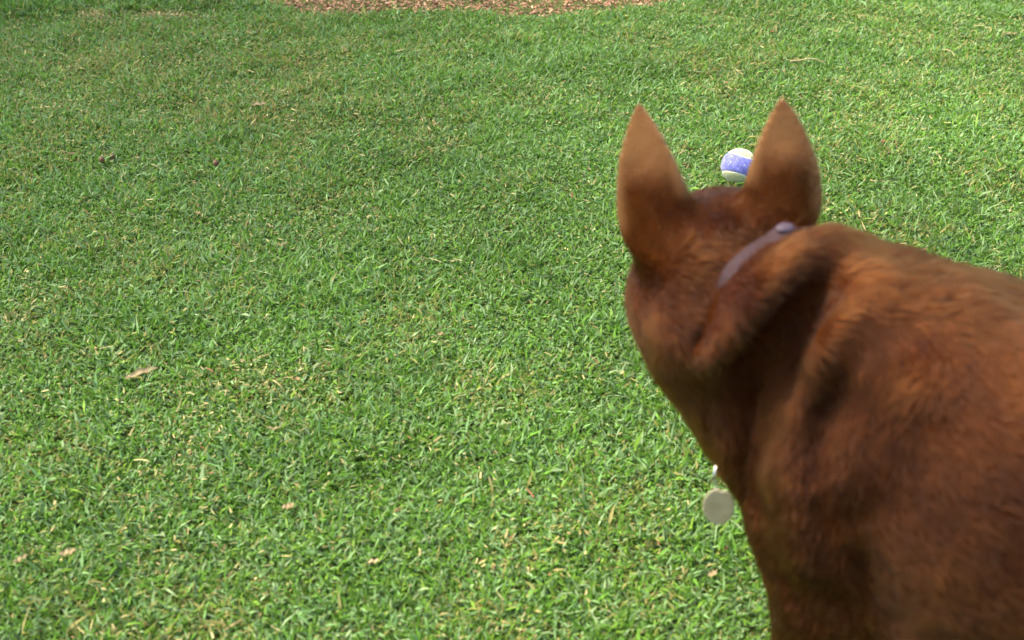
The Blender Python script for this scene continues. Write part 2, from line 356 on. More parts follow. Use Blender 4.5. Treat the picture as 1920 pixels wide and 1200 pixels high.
GRASS_M = material('grass_blade', rough=.6, spec=.22, attr='tint', transl=.38)
STRAW_M = material('dry_thatch', rough=.7, spec=.3, attr='tint', transl=.15)
def build_lawn():
    X0, X1, Y0, Y1 = -2.4, 2.4, .3, 3.6
    DEN = 172000; CELL = .3
    n = int((X1 - X0) * (Y1 - Y0) * DEN / 4)                      # tufts of about four blades
    c = np.column_stack([rng.uniform(X0, X1, n), rng.uniform(Y0, Y1, n)])
    def in_view(cx, cy):
        """does the picture show this 0.3 m cell of lawn"""
        ok = np.zeros(len(cx), bool)
        for ox in (-.15, 0, .15):
            for oy in (-.15, 0, .15):
                x, y, d = proj(np.column_stack([cx + ox, cy + oy, np.zeros(len(cx))])); ok |= (d > .1) & (x > -90) & (x < 2010) & (y > -45) & (y < 1260)
        return ok
    ci = np.floor(c / CELL); c = c[in_view((ci[:, 0] + .5) * CELL, (ci[:, 1] + .5) * CELL)]; mi = mulch_in(c)
    keep = (mi < -.005 - .02 * rng.random(len(c))) | (rng.random(len(c)) < .012); c = c[keep]
    # a worn, strawy line where the lawn was edged, beyond it longer grass
    lx, ly, _ = proj(np.column_stack([c, np.zeros(len(c))]))
    edge = 30 - .02 * (lx - 150) + 6 * (vnoise(c, .05, 31) - .5)
    bare = np.exp(-((ly - edge) / 9.) ** 2) * sstep(120, 190, lx) * (1 - sstep(420, 500, lx)) * (.35 + .65 * (vnoise(c, .07, 44) > .42))
    far = (ly < edge - 3) & (mulch_in(c) < 0) & (lx < 560)
    keep = rng.random(len(c)) > bare * .95; c, far = c[keep], far[keep]
    nt = len(c); k = 4; idx = np.repeat(np.arange(nt), k); N = nt * k
    phi = np.repeat(rng.uniform(0, 2 * math.pi, nt), k) + np.tile(np.arange(k), nt) * 1.7 + rng.normal(0, .6, N)
    base = np.zeros((N, 3)); base[:, :2] = c[idx] + rng.normal(0, .003, (N, 2)); 
    lush = np.clip(1.6 * (fbm(base[:, :2], .09, 61, 3) - .5) + .5, 0, 1)
    base[:, 2] = relief(base[:, :2]) - .004 + rng.random(N) * .008
    L = np.clip(rng.lognormal(math.log(.0112), .38, N), .005, .034) * (.62 + .82 * lush) * np.where(far[idx], 1.9, 1.)
    W = np.clip(rng.normal(.0030, .0007, N), .0014, .0050)
    th0 = np.radians(rng.uniform(8, 72, N)); bend = np.radians(rng.uniform(5, 75, N)); roll = rng.normal(0, .75, N)
    # a few long runners' leaves lying over the rest
    lg = rng.random(N) < .006; L[lg] *= 1.8; W[lg] *= 1.25; th0[lg] = np.radians(rng.uniform(35, 75, lg.sum()))
    # colour: fresh green, blue green, yellow green, part dry
    r = rng.random(N); a = np.array([[.094, .208, .020], [.150, .262, .086], [.130, .226, .022], [.066, .154, .012], [.205, .285, .122]])
    cid = np.searchsorted([.30, .60, .74, .86], r); colr = a[cid] * rng.normal(1, .20, (N, 1))
    px, py, _ = proj(base)
    dry = sstep(.44, .75, fbm(base[:, :2], .15, 71, 3)) * .36 + .07
    dryzone = .26 * np.exp(-((px - 250) / 420) ** 2 - ((py - 150) / 110) ** 2)
    isdry = rng.random(N) < dry * .5 + dryzone * .8
    colr = np.where(isdry[:, None], mixc(np.array([.29, .245, .085]), np.array([.20, .215, .045]), rng.random(N)), colr)
    tone = .80 + .40 * fbm(base[:, :2], .34, 81, 4); colr = np.clip(colr * tone[:, None], .01, .9)
    blade_mesh('lawn_grass', base, L, W, phi, th0, bend, roll, colr, GRASS_M, rows=(0., .45, 1.), wid=(0., 1., 0.), kind='stuff', label='short mown green lawn grass covering the ground')
    # the same turf goes on outside the picture: one 0.3 m sod, set again and again with quarter turns by geometry nodes
    N2 = int(CELL * CELL * DEN); b2 = np.column_stack([rng.uniform(-.5, .5, (N2, 2)) * CELL, rng.uniform(-.004, .004, N2)]); pick = rng.integers(0, N, N2)
    sx, sy = math.floor(-1.9 / CELL) * CELL + CELL / 2, 1.5 * CELL
    sod = blade_mesh('lawn_sod', b2, L[pick], W[pick], phi[pick], th0[pick], bend[pick], roll[pick], colr[pick], GRASS_M, rows=(0., .45, 1.), wid=(0., 1., 0.), kind='stuff', label='square of short green turf at the left of the lawn')
    sod.location = (sx, sy, 0)
    gx, gy = np.meshgrid(np.arange(-22, 22) * CELL + CELL / 2, np.arange(-9, 24) * CELL + CELL / 2, indexing='ij'); g = np.column_stack([gx.ravel(), gy.ravel()])
    g = g[~in_view(g[:, 0], g[:, 1]) & (mulch_in(g) < .06) & (np.hypot(g[:, 0] - sx, g[:, 1] - sy) > .1)]
    me = bpy.data.meshes.new('lawn_beyond'); me.from_pydata(np.column_stack([g, relief(g) + .001]).tolist(), [], []); lb = link(bpy.data.objects.new('lawn_beyond', me), kind='stuff', label='short green lawn grass going on around the mown lawn')
    ng = bpy.data.node_groups.new('lay_sods', 'GeometryNodeTree'); ng.interface.new_socket('Geometry', in_out='INPUT', socket_type='NodeSocketGeometry'); ng.interface.new_socket('Geometry', in_out='OUTPUT', socket_type='NodeSocketGeometry')
    gi, go = ng.nodes.new('NodeGroupInput'), ng.nodes.new('NodeGroupOutput'); oi = ng.nodes.new('GeometryNodeObjectInfo'); oi.inputs['Object'].default_value = sod; ip = ng.nodes.new('GeometryNodeInstanceOnPoints')
    rv = ng.nodes.new('FunctionNodeRandomValue'); rv.data_type = 'INT'; rv.inputs[4].default_value = 0; rv.inputs[5].default_value = 3
    mu = ng.nodes.new('ShaderNodeMath'); mu.operation = 'MULTIPLY'; mu.inputs[1].default_value = math.pi / 2; cx = ng.nodes.new('ShaderNodeCombineXYZ')
    ng.links.new(rv.outputs[2], mu.inputs[0]); ng.links.new(mu.outputs[0], cx.inputs['Z']); ng.links.new(cx.outputs[0], ip.inputs['Rotation'])
    ng.links.new(gi.outputs[0], ip.inputs['Points']); ng.links.new(oi.outputs['Geometry'], ip.inputs['Instance']); ng.links.new(ip.outputs[0], go.inputs[0])
    md = lb.modifiers.new('lay_sods', 'NODES'); md.node_group = ng
    # straw: dead stems and clippings between and on the blades
    ns = 190000; s = np.column_stack([rng.uniform(X0, X1, ns), rng.uniform(Y0, Y1, ns)])
    x, y, d = proj(np.column_stack([s, np.zeros(ns)])); ins = (x > -120) & (x < 2040) & (y > -40) & (y < 1300)
    dz = sstep(.50, .72, .5 * fbm(s, .20, 91, 2) + .5 * fbm(s, .035, 95, 2)) * 1.5 + .9 * np.exp(-((x - 250) / 420) ** 2 - ((y - 150) / 120) ** 2)
    keep = (rng.random(ns) < np.where(ins, .05 + .50 * dz, .02)) & (mulch_in(s) < 0); s = s[keep]
    ex = np.column_stack([rng.uniform(120, 460, 3000), np.zeros(3000)]); ex[:, 1] = 31 - .02 * (ex[:, 0] - 150) + rng.normal(0, 5., 3000)
    e = np.array([G(a, b)[:2] for a, b in ex]); e = e[vnoise(e, .07, 44) > .40]; s = np.concatenate([s, e]); M = len(s)
    b = np.column_stack([s, relief(s) + rng.uniform(.001, .015, M)]); b[-len(e):, 2] -= .004
    cs = mixc(np.array([.20, .155, .050]), np.array([.34, .30, .12]), rng.random(M)) * rng.normal(1, .12, (M, 1))
    cs = np.where((rng.random(M) < .06)[:, None], np.array([.20, .085, .04]), cs)
    blade_mesh('dry_thatch', b, np.clip(rng.lognormal(math.log(.0065), .5, M), .0025, .026), np.clip(rng.normal(.0019, .0007, M), .0008, .0045), rng.uniform(0, 6.3, M),
               np.radians(rng.uniform(62, 105, M)), np.radians(rng.normal(0, 25, M)), rng.normal(0, .9, M), np.clip(cs, .01, .8), STRAW_M,
               rows=(0., .5, 1.), wid=(.8, 1., .55), kind='stuff', label='pale dry straw and dead clippings caught among the grass blades')

def build_mulch():
    n = 17000; s = np.column_stack([rng.uniform(-1.6, 1.9, n * 3), rng.uniform(MBY - .15, MBY + 1.15, n * 3)]); m = mulch_in(s)
    s = s[(m > -.03 * rng.random(len(s)))][:n]; n = len(s)
    L = rng.lognormal(math.log(.0075), .45, n); W = np.clip(rng.normal(.0032, .0012, n), .0012, .007); T = rng.uniform(.0012, .004, n)
    ph = rng.uniform(0, 6.3, n); ti = rng.normal(0, .28, n); ro = rng.normal(0, .5, n)
    ax = np.stack([np.cos(ph) * np.cos(ti), np.sin(ph) * np.cos(ti), np.sin(ti)], 1); sd = np.stack([-np.sin(ph), np.cos(ph), 0 * ph], 1); up = np.cross(ax, sd)
    sd, up = sd * np.cos(ro)[:, None] + up * np.sin(ro)[:, None], up * np.cos(ro)[:, None] - sd * np.sin(ro)[:, None]
    c = np.column_stack([s, relief(s) - .004 + rng.uniform(0, .016, n)])
    V = []
    for e in (-1, 1):
        w = W * rng.uniform(.35, 1, n)
        for a, b in ((-1, -1), (1, -1), (1, 1), (-1, 1)): V.append(c + ax * (e * L / 2)[:, None] + sd * (a * w / 2 + rng.normal(0, .0008, n))[:, None] + up * (b * T / 2)[:, None])
    f = np.array([[3, 2, 1, 0], [4, 5, 6, 7], [0, 1, 5, 4], [1, 2, 6, 5], [2, 3, 7, 6], [3, 0, 4, 7]])
    faces = (np.arange(n)[:, None, None] * 8 + f).reshape(-1, 4)
    cc = mixc(np.array([.26, .125, .065]), np.array([.44, .26, .145]), rng.random(n)); cc = np.where((rng.random(n) < .16)[:, None], np.array([.10, .042, .02]), cc) * rng.normal(1, .12, (n, 1))
    ob = mesh_obj('wood_mulch', np.stack(V, 1).reshape(-1, 3), faces, material('wood_chip', rough=.85, spec=.2, attr='tint', bump=(160, .001)), smooth=False,
                  kind='stuff', label='reddish tan wood chip mulch bed beyond the edge of the lawn')
    point_color(ob.data, 'tint', np.clip(np.repeat(cc, 8, 0), .01, .8))

# ---------------------------------------------------------------- small things lying on the lawn
LAWN_TOP = .0125
def build_litter():
    pale = material('dead_leaf_pale', (.36, .30, .15), .65, .3, transl=.2, noise=(260, (.24, .17, .07), .25), bump=(300, .0006))
    brown = material('dead_leaf_brown', (.30, .13, .06), .6, .3, transl=.1, noise=(260, (.16, .06, .03), .25), bump=(300, .0006))
    nutm = material('seed_case', (.17, .085, .04), .6, .3, noise=(180, (.09, .04, .018), .25), bump=(200, .0006))
    twigm = material('dry_stalk', (.34, .28, .14), .7, .25, noise=(150, (.30, .22, .10), .25), bump=(200, .0006))
    def leaf(px, py, L, W, ang, mat, label, name='dead_leaf', curl=.5, fold=.35, lift=.002, tilt=.0):
        L, W = L * .8, W * .7; c = G(px, py, LAWN_TOP); c[2] = LAWN_TOP + relief(c[None, :2])[0] + lift - .002
        nu, nv = 11, 5; u = np.linspace(-.5, .5, nu); v = np.linspace(-1, 1, nv); U, V_ = np.meshgrid(u, v, indexing='ij')
        prof = np.clip((1 - (2 * np.abs(U + .04)) ** 2.2), 0, 1) ** .8 + .04
        rag = 1 + .22 * (vnoise(np.column_stack([U.ravel() * 9 + px, V_.ravel() + py]), 1., 3).reshape(U.shape) - .5)
        xx = U * L; yy = V_ * prof * W / 2 * rag; zz = np.abs(V_) * prof * W * fold + curl * L * (U * U - .1) + tilt * V_ * W * .5 + .0015 * np.sin(U * 17 + px)
        ca, sa = math.cos(ang), math.sin(ang); pts = np.stack([c[0] + ca * xx - sa * yy, c[1] + sa * xx + ca * yy, c[2] + zz], -1).reshape(-1, 3)
        low = pts.copy(); low[:, 2] -= .0006; i = np.arange(nu * nv).reshape(nu, nv); f = np.stack([i[:-1, :-1], i[1:, :-1], i[1:, 1:], i[:-1, 1:]], -1).reshape(-1, 4)
        m = nu * nv; ring = np.concatenate([i[0, :], i[1:, -1], i[-1, -2::-1], i[-2:0:-1, 0]]); rn = np.roll(ring, -1)
        faces = np.concatenate([f, f[:, ::-1] + m, np.stack([ring, ring + m, rn + m, rn], 1)])
        root = empty(name, c, label=label, category='leaf', group='dead leaves on the lawn')
        mesh_obj('leaf_blade', np.concatenate([pts, low]), faces, mat, root)
        if W > .006:
            st = np.stack([pts.reshape(nu, nv, 3)[j, nv // 2] for j in range(nu)]); tube('midrib', st + [0, 0, .0006], np.linspace(.0009, .0004, nu), mat, root)
        return root
    def tube(name, path, rad, mat, parent=None, sides=7, **props):
        path = np.asarray(path, float); n = len(path); rad = np.broadcast_to(rad, n); t = np.gradient(path, axis=0); t /= np.linalg.norm(t, axis=1, keepdims=True) + 1e-9
        a = np.cross(t, [.12, .2, .97]); a /= np.linalg.norm(a, axis=1, keepdims=True) + 1e-9; b = np.cross(t, a); th = np.arange(sides) * 2 * math.pi / sides
        V = path[:, None] + rad[:, None, None] * (np.cos(th)[None, :, None] * a[:, None] + np.sin(th)[None, :, None] * b[:, None]); i = np.arange(n * sides).reshape(n, sides)
        q = np.stack([i[:-1], np.roll(i[:-1], -1, 1), np.roll(i[1:], -1, 1), i[1:]], -1).reshape(-1, 4)
        return mesh_obj(name, V.reshape(-1, 3), [q, i[0][::-1][None], i[-1][None]], mat, parent, **props)
    leaf(266, 702, .062, .016, .62, pale, 'long crumpled straw coloured dead leaf left of the middle of the lawn', curl=.03, fold=.4, tilt=.15, lift=.001)
    leaf(541, 950, .020, .013, .35, pale, 'small pale cream leaf scrap on the near lawn', curl=.5, fold=.3, lift=.004)
    leaf(527, 459, .023, .008, .30, pale, 'small curled pale leaf on the grass, below a thin straw', curl=.9, fold=.4, lift=.003)
    leaf(508, 427, .032, .004, -.75, pale, 'thin pale straw leaf lying above the small curled leaf', curl=.15, fold=.2, lift=.003)
    leaf(515, 802, .026, .006, .1, pale, 'narrow bow shaped dry leaf sunk in the grass', curl=1.2, fold=.3)
    leaf(826, 628, .014, .009, .9, pale, 'tiny cream leaf scrap mid lawn, left of the dog', curl=.4)
    leaf(702, 1051, .021, .008, .1, pale, 'flat whitish leaf scrap near the bottom edge of the lawn', curl=.2, fold=.2, lift=.003)
    leaf(1337, 1072, .018, .010, .7, pale, 'pale torn leaf beside the dog below its hanging tag', curl=.5, lift=.003)
    leaf(1893, 68, .050, .012, .05, pale, 'pale dry leaf by the right edge of the lawn', curl=.1, fold=.3, lift=.004)
    leaf(1655, 268, .018, .010, .6, brown, 'small brown leaf on the lawn right of the dog\'s ears', curl=.5, lift=.003)
    leaf(1448, 60, .014, .010, 1.2, brown, 'reddish brown leaf scrap on the far lawn above the ears', curl=.5, lift=.003)
    leaf(488, 200, .045, .015, .15, pale, 'broken straw coloured leaf on the dry patch of far lawn', curl=.1, fold=.35, tilt=.3)
    leaf(128, 1036, .024, .013, .4, pale, 'pale leaf scrap low at the left of the lawn', curl=.4)
    leaf(40, 1048, .022, .010, .8, pale, 'narrow cream leaf by the bottom left edge of the lawn', curl=.3)
    leaf(372, 402, .016, .008, -.6, pale, 'little pale leaf chip below the round brown seed case', curl=.4, lift=.003)
    def nut(px, py, r, label):
        c = G(px, py, LAWN_TOP); c[2] = LAWN_TOP + relief(c[None, :2])[0] + r * .95; nu, nv = 10, 14
        th = np.linspace(.06, math.pi - .06, nu); ph = np.arange(nv) * 2 * math.pi / nv; T, F_ = np.meshgrid(th, ph, indexing='ij')
        rr = r * (1 + .09 * np.cos(F_ * 3) * np.sin(T)); a = np.stack([rr * np.sin(T) * np.cos(F_), rr * np.sin(T) * np.sin(F_), 1.15 * r * np.cos(T)], -1)
        i = np.arange(nu * nv).reshape(nu, nv); q = np.stack([i[:-1], i[1:], np.roll(i[1:], -1, 1), np.roll(i[:-1], -1, 1)], -1).reshape(-1, 4)
        root = empty('seed_case', c, label=label, category='seed', group='brown seed cases on the lawn')
        mesh_obj('shell', a.reshape(-1, 3) + c, [q, i[0][None], i[-1][::-1][None]], nutm, root)
        tube('stalk', np.array([c + [0, 0, r], c + [r * .3, 0, r * 1.5], c + [r * .8, r * .2, r * 1.8]]), .0009, twigm, root)
    nut(405, 309, .0055, 'round brown seed case on the lawn, the one standing alone')
    nut(191, 301, .0055, 'brown seed case, left one of the two lying close together')
    nut(211, 295, .0050, 'brown seed case, right one of the two lying close together')
    def stalk(px, py, L, ang, r, label):
        c = G(px, py, LAWN_TOP); c[2] = LAWN_TOP + relief(c[None, :2])[0] + .004; s = np.linspace(-.5, .5, 9)
        path = np.stack([c[0] + math.cos(ang) * L * s - math.sin(ang) * .06 * L * np.sin(s * 6), c[1] + math.sin(ang) * L * s + math.cos(ang) * .06 * L * np.sin(s * 6), c[2] + .004 * np.cos(s * 5)], 1)
        root = empty('dry_stalk', c, label=label, category='twig', group='dry stalks on the lawn')
        tube('stem', path, np.linspace(r, r * .5, 9), twigm, root)
        for j, sg in ((3, 1), (5, -1)):
            e = path[j]; d = np.array([math.cos(ang + sg * .7), math.sin(ang + sg * .7), .25]) * L * .16; tube('side_shoot', np.array([e, e + d * .5, e + d + [0, 0, -.002]]), [r * .6, r * .45, r * .25], twigm, root)
    stalk(1515, 115, .080, -.15, .0017, 'thin pale dry stalk lying on the far lawn right of the mulch')
    stalk(1778, 100, .045, 1.9, .0013, 'short pale stalk on the far lawn near the right edge')
    return tube

# ---------------------------------------------------------------- the tennis ball
def build_ball():
    R = .0330; c = G(1386, 322, 0.012); c[2] = .012 + R * .96
    c = P(1386, 308, 2.03) - np.array([0, 0, .004])
    root = empty('tennis_ball', c - [0, 0, R], label='cream and lavender tennis ball lying on the grass beyond the dog', category='ball')
    view = unit(np.array([0, 0, CAM_H]) - c); r = unit(np.cross([0, 0, 1], view)); u = np.cross(view, r)
    a = math.radians(-11); ex = r * math.cos(a) + u * math.sin(a); ez = unit(view + .10 * u + .12 * r); ex = unit(ex - ez * (ex @ ez)); ey = np.cross(ez, ex)
    nu, nv = 72, 144; T, F_ = np.meshgrid(np.linspace(0, math.pi, nu + 1), np.arange(nv) * 2 * math.pi / nv, indexing='ij')
    n = np.stack([np.sin(T) * np.cos(F_), np.sin(T) * np.sin(F_), np.cos(T)], -1)
    X, Y, Z = n[..., 0], n[..., 1], n[..., 2]; f = .24 + .10 * X * X - Y * Y
    g = f / (np.linalg.norm(np.stack([.2 * X, -2 * Y, 0 * Z], -1), axis=-1) + .2)
    fuzz = .0007 * (vnoise(n.reshape(-1, 3), .09, 5).reshape(T.shape) - .5)
    rr = R + fuzz - .0012 * np.exp(-(g / .028) ** 2)
    pts = c + (n * rr[..., None]) @ np.array([ex, ey, ez])
    i = np.arange((nu + 1) * nv).reshape(nu + 1, nv); q = np.stack([i[:-1], i[1:], np.roll(i[1:], -1, 1), np.roll(i[:-1], -1, 1)], -1).reshape(-1, 4)
    gq = g.ravel()[q].mean(1)
    def felt(name, base, second, contrast):
        m = material(name, base, .95, .15, noise=(130, second, contrast), bump=(700, .0009)); p = m.node_tree.nodes['Principled BSDF']
        p.inputs['Sheen Weight'].default_value = .35; p.inputs['Sheen Roughness'].default_value = .5
        if 'lavender' in name:                            # worn flecks where the pale core shows
            nn, nl = m.node_tree.nodes, m.node_tree.links; tc = nn.new('ShaderNodeTexCoord'); t = nn.new('ShaderNodeTexNoise'); t.inputs['Scale'].default_value = 190; t.inputs['Detail'].default_value = 3
            nl.new(tc.outputs['Object'], t.inputs['Vector']); mr = nn.new('ShaderNodeMapRange'); mr.inputs['From Min'].default_value = .63; mr.inputs['From Max'].default_value = .68; nl.new(t.outputs['Fac'], mr.inputs['Value'])
            mx = nn.new('ShaderNodeMix'); mx.data_type = 'RGBA'; old = p.inputs['Base Color'].links[0].from_socket; nl.new(mr.outputs[0], mx.inputs['Factor']); nl.new(old, mx.inputs['A']); mx.inputs['B'].default_value = (.38, .38, .28, 1); nl.new(mx.outputs['Result'], p.inputs['Base Color'])
        return m
    for name, mask, mat in (('cream_panel', gq < -.022, felt('cream_felt', (.34, .35, .17), (.30, .31, .145), .2)), ('lavender_panel', gq > .022, felt('lavender_felt', (.155, .16, .42), (.085, .09, .28), .16)), ('seam', np.abs(gq) <= .022, felt('seam_rubber', (.66, .66, .52), (.5, .5, .42), .3))):
        qq = q[mask]; used, inv = np.unique(qq, return_inverse=True)
        mesh_obj(name, pts.reshape(-1, 3)[used], inv.reshape(-1, 4), mat, root)

# ---------------------------------------------------------------- the dog
def build_dog(tube):
    step = .003; v, lo, prims = dog_field(step)
    V, F = surface_nets(v, lo, step)
    for _ in range(2):                                              # relax the lattice
        s = np.zeros_like(V); n = np.zeros(len(V))
        for a, b in ((0, 1), (1, 2), (2, 3), (3, 0)):
            for p_, q_ in ((a, b), (b, a)):
                for k in range(3): s[:, k] += np.bincount(F[:, p_], V[F[:, q_], k], len(V))
                n += np.bincount(F[:, p_], minlength=len(V))
        V = .5 * V + .5 * s / np.maximum(n, 1)[:, None]
    root = empty('dog', B(-.2, 0, 0), label='chestnut brown short haired dog with pricked ears, standing with its back to the viewer', category='dog')
    skin = material('dog_skin', rough=.95, spec=.03, attr='tint', transl=.35)
    body = mesh_obj('body', V, F, skin, root)
    # coat
    A, Bq, C, D = V[F[:, 0]], V[F[:, 1]], V[F[:, 2]], V[F[:, 3]]; cen = (A + C) / 2
    area = .5 * np.linalg.norm(np.cross(C - A, D - Bq), axis=1); x, y, d = proj(cen)
    w = np.where((x > 1000) & (x < 2300) & (y < 1500) & (cen[:, 2] > .12), 1., .22)
    far = cen - np.array([0, 0, CAM_H]); nf = np.cross(C - A, D - Bq); nf /= np.linalg.norm(nf, axis=1, keepdims=True) + 1e-12
    facing = -(far * nf).sum(1) / np.linalg.norm(far, axis=1); w = w * np.where(facing > -.35, 1., .4)
    NH = 420000; pk = rng.choice(len(F), NH, p=area * w / (area * w).sum()); u_, v_ = rng.random((2, NH))[:, :, None]
    root_p = (A[pk] * (1 - u_) + Bq[pk] * u_) * (1 - v_) + (D[pk] * (1 - u_) + C[pk] * u_) * v_
    nrm = tri_grad(v, lo, step, root_p, .004)
    fl = np.zeros((NH, 3)); ln = np.zeros(NH); ws = np.zeros(NH) + 1e-9; ear = np.zeros(NH); eart = np.zeros(NH); earx = np.zeros(NH)
    for op, fn, a, b, k, flow, hair in prims:
        if op != 'u': continue
        m = ((root_p > a - .03) & (root_p < b + .03)).all(1)
        wt = np.zeros(NH); wt[m] = np.exp(-np.abs(fn(root_p[m])) / .010); fl += wt[:, None] * flow; ln += wt * hair; ws += wt
    ln = ln / ws
    wob = np.stack([fbm(root_p, .028, 11 + k, 2) - .5 for k in range(3)], 1)
    fl = fl / (np.linalg.norm(fl, axis=1, keepdims=True) + 1e-9) + wob * .9
    fl -= nrm * (fl * nrm).sum(1, keepdims=True); fl /= np.linalg.norm(fl, axis=1, keepdims=True) + 1e-9
    fl += rng.normal(0, .16, (NH, 3)); L = ln * rng.uniform(.55, 1.05, NH)
    lift = np.clip(rng.normal(.28, .10, NH) + .4 * (fbm(root_p, .02, 31, 2) - .5), .08, .9)
    d0 = fl * np.cos(lift)[:, None] + nrm * np.sin(lift)[:, None]; d1 = fl * np.cos(lift * .55)[:, None] + nrm * np.sin(lift * .55)[:, None]; d2 = fl * .98 + nrm * .08
    # no hair under the strap
    q = root_p - COL_C; sdc = q @ COL_N; rad = np.linalg.norm(q - sdc[:, None] * COL_N, axis=1)
    keep = ~((np.abs(sdc) < .0055) & (rad < .16) & (root_p[:, 2] > .28) & (rng.random(NH) < .5)); keep &= ~((sdc < 0) & (sdc > -.03) & (sdc + L > .004) & (rad < .16) & (rng.random(NH) < .5))
    # colour of the coat: chestnut, tan ears with some backlight painted in, a painted sunlit tint along the back
    def coat(p, n, fine):
        streak = .7 * fbm(p, .045, 51, 3) + .3 * vnoise(p, .007, 58)
        c = mixc(np.array([.029, .0066, .0008]), np.array([.080, .0230, .0034]), np.clip(1.5 * (streak - .5) + .45 + .30 * (fine - .5), 0, 1)); tw_ = np.zeros(len(p))
        for (eb, et, hw) in ((P(1221, 405, .895), P(1197, 187, .884), .0316), (P(1474, 373, .890), P(1466, 177, .880), .0316)):
            ax = et - eb; Le = np.linalg.norm(ax); ax = ax / Le; qe = p - eb; t = qe @ ax / Le; off = qe - (t * Le)[:, None] * ax
            near = (np.linalg.norm(off, axis=1) < .044) & (t > -.35) & (t < 1.1); xr = np.clip(np.abs(off @ HR) / hw, 0, 1.2); t = t + .16 * (fbm(p, .02, 77, 2) - .5)
            inner = (off @ HR) * (1 if eb[0] < HC[0] else -1) > 0
            tn = sstep(.15, .65, t) * (1 - .75 * sstep(.82, 1.0, t)) * .55 + sstep(.45, .95, xr) * (1 - .7 * sstep(.80, 1., t)) * np.where(inner, sstep(.05, .35, t), sstep(-.3, .05, t)) * .55  # tan of the coat, partly standing in for light through the ear
            tw_ = np.where(near, np.maximum(tw_, np.clip(tn, 0, 1)), tw_)
        c = mixc(c, np.array([.38, .190, .075]) * (.8 + .4 * fine[:, None]), tw_)
        ridge = np.clip((n[:, 2] - .55) * 2.2, 0, 1) * sstep(.02, -.12, (p - WITHERS) @ FWD)  # painted highlight on upward-facing fur behind the withers
        return mixc(c, np.array([.10, .036, .009]), ridge * .2)
    base = coat(root_p, nrm, rng.random(NH))
    point_color(body.data, 'tint', coat(V, tri_grad(v, lo, step, V, .004), np.full(len(V), .35)) * .8)
    nose = np.linalg.norm(root_p - H(.158, 0, -.016), axis=1) < .018; keep &= ~nose
    k = keep; n = int(k.sum()); p0 = root_p[k] - nrm[k] * .0006; l3 = (L[k] / 3)[:, None]
    p1 = p0 + d0[k] * l3; p2 = p1 + d1[k] * l3; p3 = p2 + d2[k] * l3
    # tufts: neighbours lean together and share a tone
    cell = np.floor((p0 + rng.normal(0, .0007, p0.shape)) / .0042).astype(np.int64); hsh = (cell[:, 0] * 73856093) ^ (cell[:, 1] * 19349663) ^ (cell[:, 2] * 83492791)
    _, first, inv = np.unique(hsh, return_index=True, return_inverse=True); gd = first[inv]; okc = np.linalg.norm(p0 - p0[gd], axis=1) < .009
    w2, w3 = np.where(okc, .18, 0)[:, None], np.where(okc, .34, 0)[:, None]; p3 = p3 * (1 - w3) + p3[gd] * w3; p2 = p2 * (1 - w2) + p2[gd] * w2
    tuft = rng.normal(1, .17, len(first))[inv]; hair_c = base[k] * np.clip(tuft, .5, 1.6)[:, None]
    hc = bpy.data.hair_curves.new('fur'); hc.add_curves([4] * n)
    off = np.array(root.location); pts = np.stack([p0, p1, p2, p3], 1).reshape(-1, 3) - off
    hc.attributes['position'].data.foreach_set('vector', pts.astype(np.float32).ravel())
    ra = hc.attributes.get('radius') or hc.attributes.new('radius', 'FLOAT', 'POINT'); ra.data.foreach_set('value', np.tile(np.array([.00020, .00018, .00013, .00003], np.float32), n))
    ca = hc.attributes.new('coat', 'FLOAT_COLOR', 'CURVE'); cc = np.ones((n, 4), np.float32); cc[:, :3] = hair_c; ca.data.foreach_set('color', cc.ravel())
    hm = bpy.data.materials.new('dog_fur'); hm.use_nodes = True; nn = hm.node_tree.nodes; nl = hm.node_tree.links
    nn.remove(nn['Principled BSDF']); hb = nn.new('ShaderNodeBsdfHairPrincipled'); hb.parametrization = 'COLOR'
    at = nn.new('ShaderNodeAttribute'); at.attribute_name = 'coat'; nl.new(at.outputs['Color'], hb.inputs['Color'])
    hb.inputs["IOR"].default_value = 1.20; hb.inputs['Roughness'].default_value = .42; hb.inputs['Radial Roughness'].default_value = .55; hb.inputs['Random Roughness'].default_value = .2
    nl.new(hb.outputs[0], nn['Material Output'].inputs['Surface']); hc.materials.append(hm)
    link(bpy.data.objects.new('fur', hc), root)
    # eyes and nose, on the far side of the head
    dark = material('dark_gloss', (.012, .008, .006), .15, .6)
    def ball(name, c, r, mat, parent, sq=1.):
        T, F_ = np.meshgrid(np.linspace(.01, math.pi - .01, 10), np.arange(14) * 2 * math.pi / 14, indexing='ij')
        a = np.stack([r * np.sin(T) * np.cos(F_), r * np.sin(T) * np.sin(F_), r * sq * np.cos(T)], -1).reshape(-1, 3) + c; i = np.arange(140).reshape(10, 14)
        return mesh_obj(name, a, [np.stack([i[:-1], i[1:], np.roll(i[1:], -1, 1), np.roll(i[:-1], -1, 1)], -1).reshape(-1, 4), i[0][None], i[-1][::-1][None]], mat, parent)
    for s in (-1, 1): ball('eye', H(.072, s * .038, .004), .011, dark, root)
    ball('nose', H(.160, 0, -.018), .0125, material('nose_leather', (.05, .022, .016), .4, .5, bump=(600, .0004)), root, .85)

    # ---- the collar: a strap round the neck in its groove, a keeper on the nape, a ring and a tag at the throat
    e1 = unit(COL_A - COL_C); e2 = np.cross(COL_N, e1); na = 96; th = np.arange(na) * 2 * math.pi / na; rr = np.zeros(na)
    for j, a in enumerate(th):
        dr = e1 * math.cos(a) + e2 * math.sin(a); s = np.arange(.02, .16, .0015); val = tri_sample(v, lo, step, COL_C + dr * s[:, None]); k2 = np.argmax(val > 0); rr[j] = s[k2] if val[k2] > 0 else .08
    for _ in range(6): rr = .25 * np.roll(rr, 1) + .5 * rr + .25 * np.roll(rr, -1)
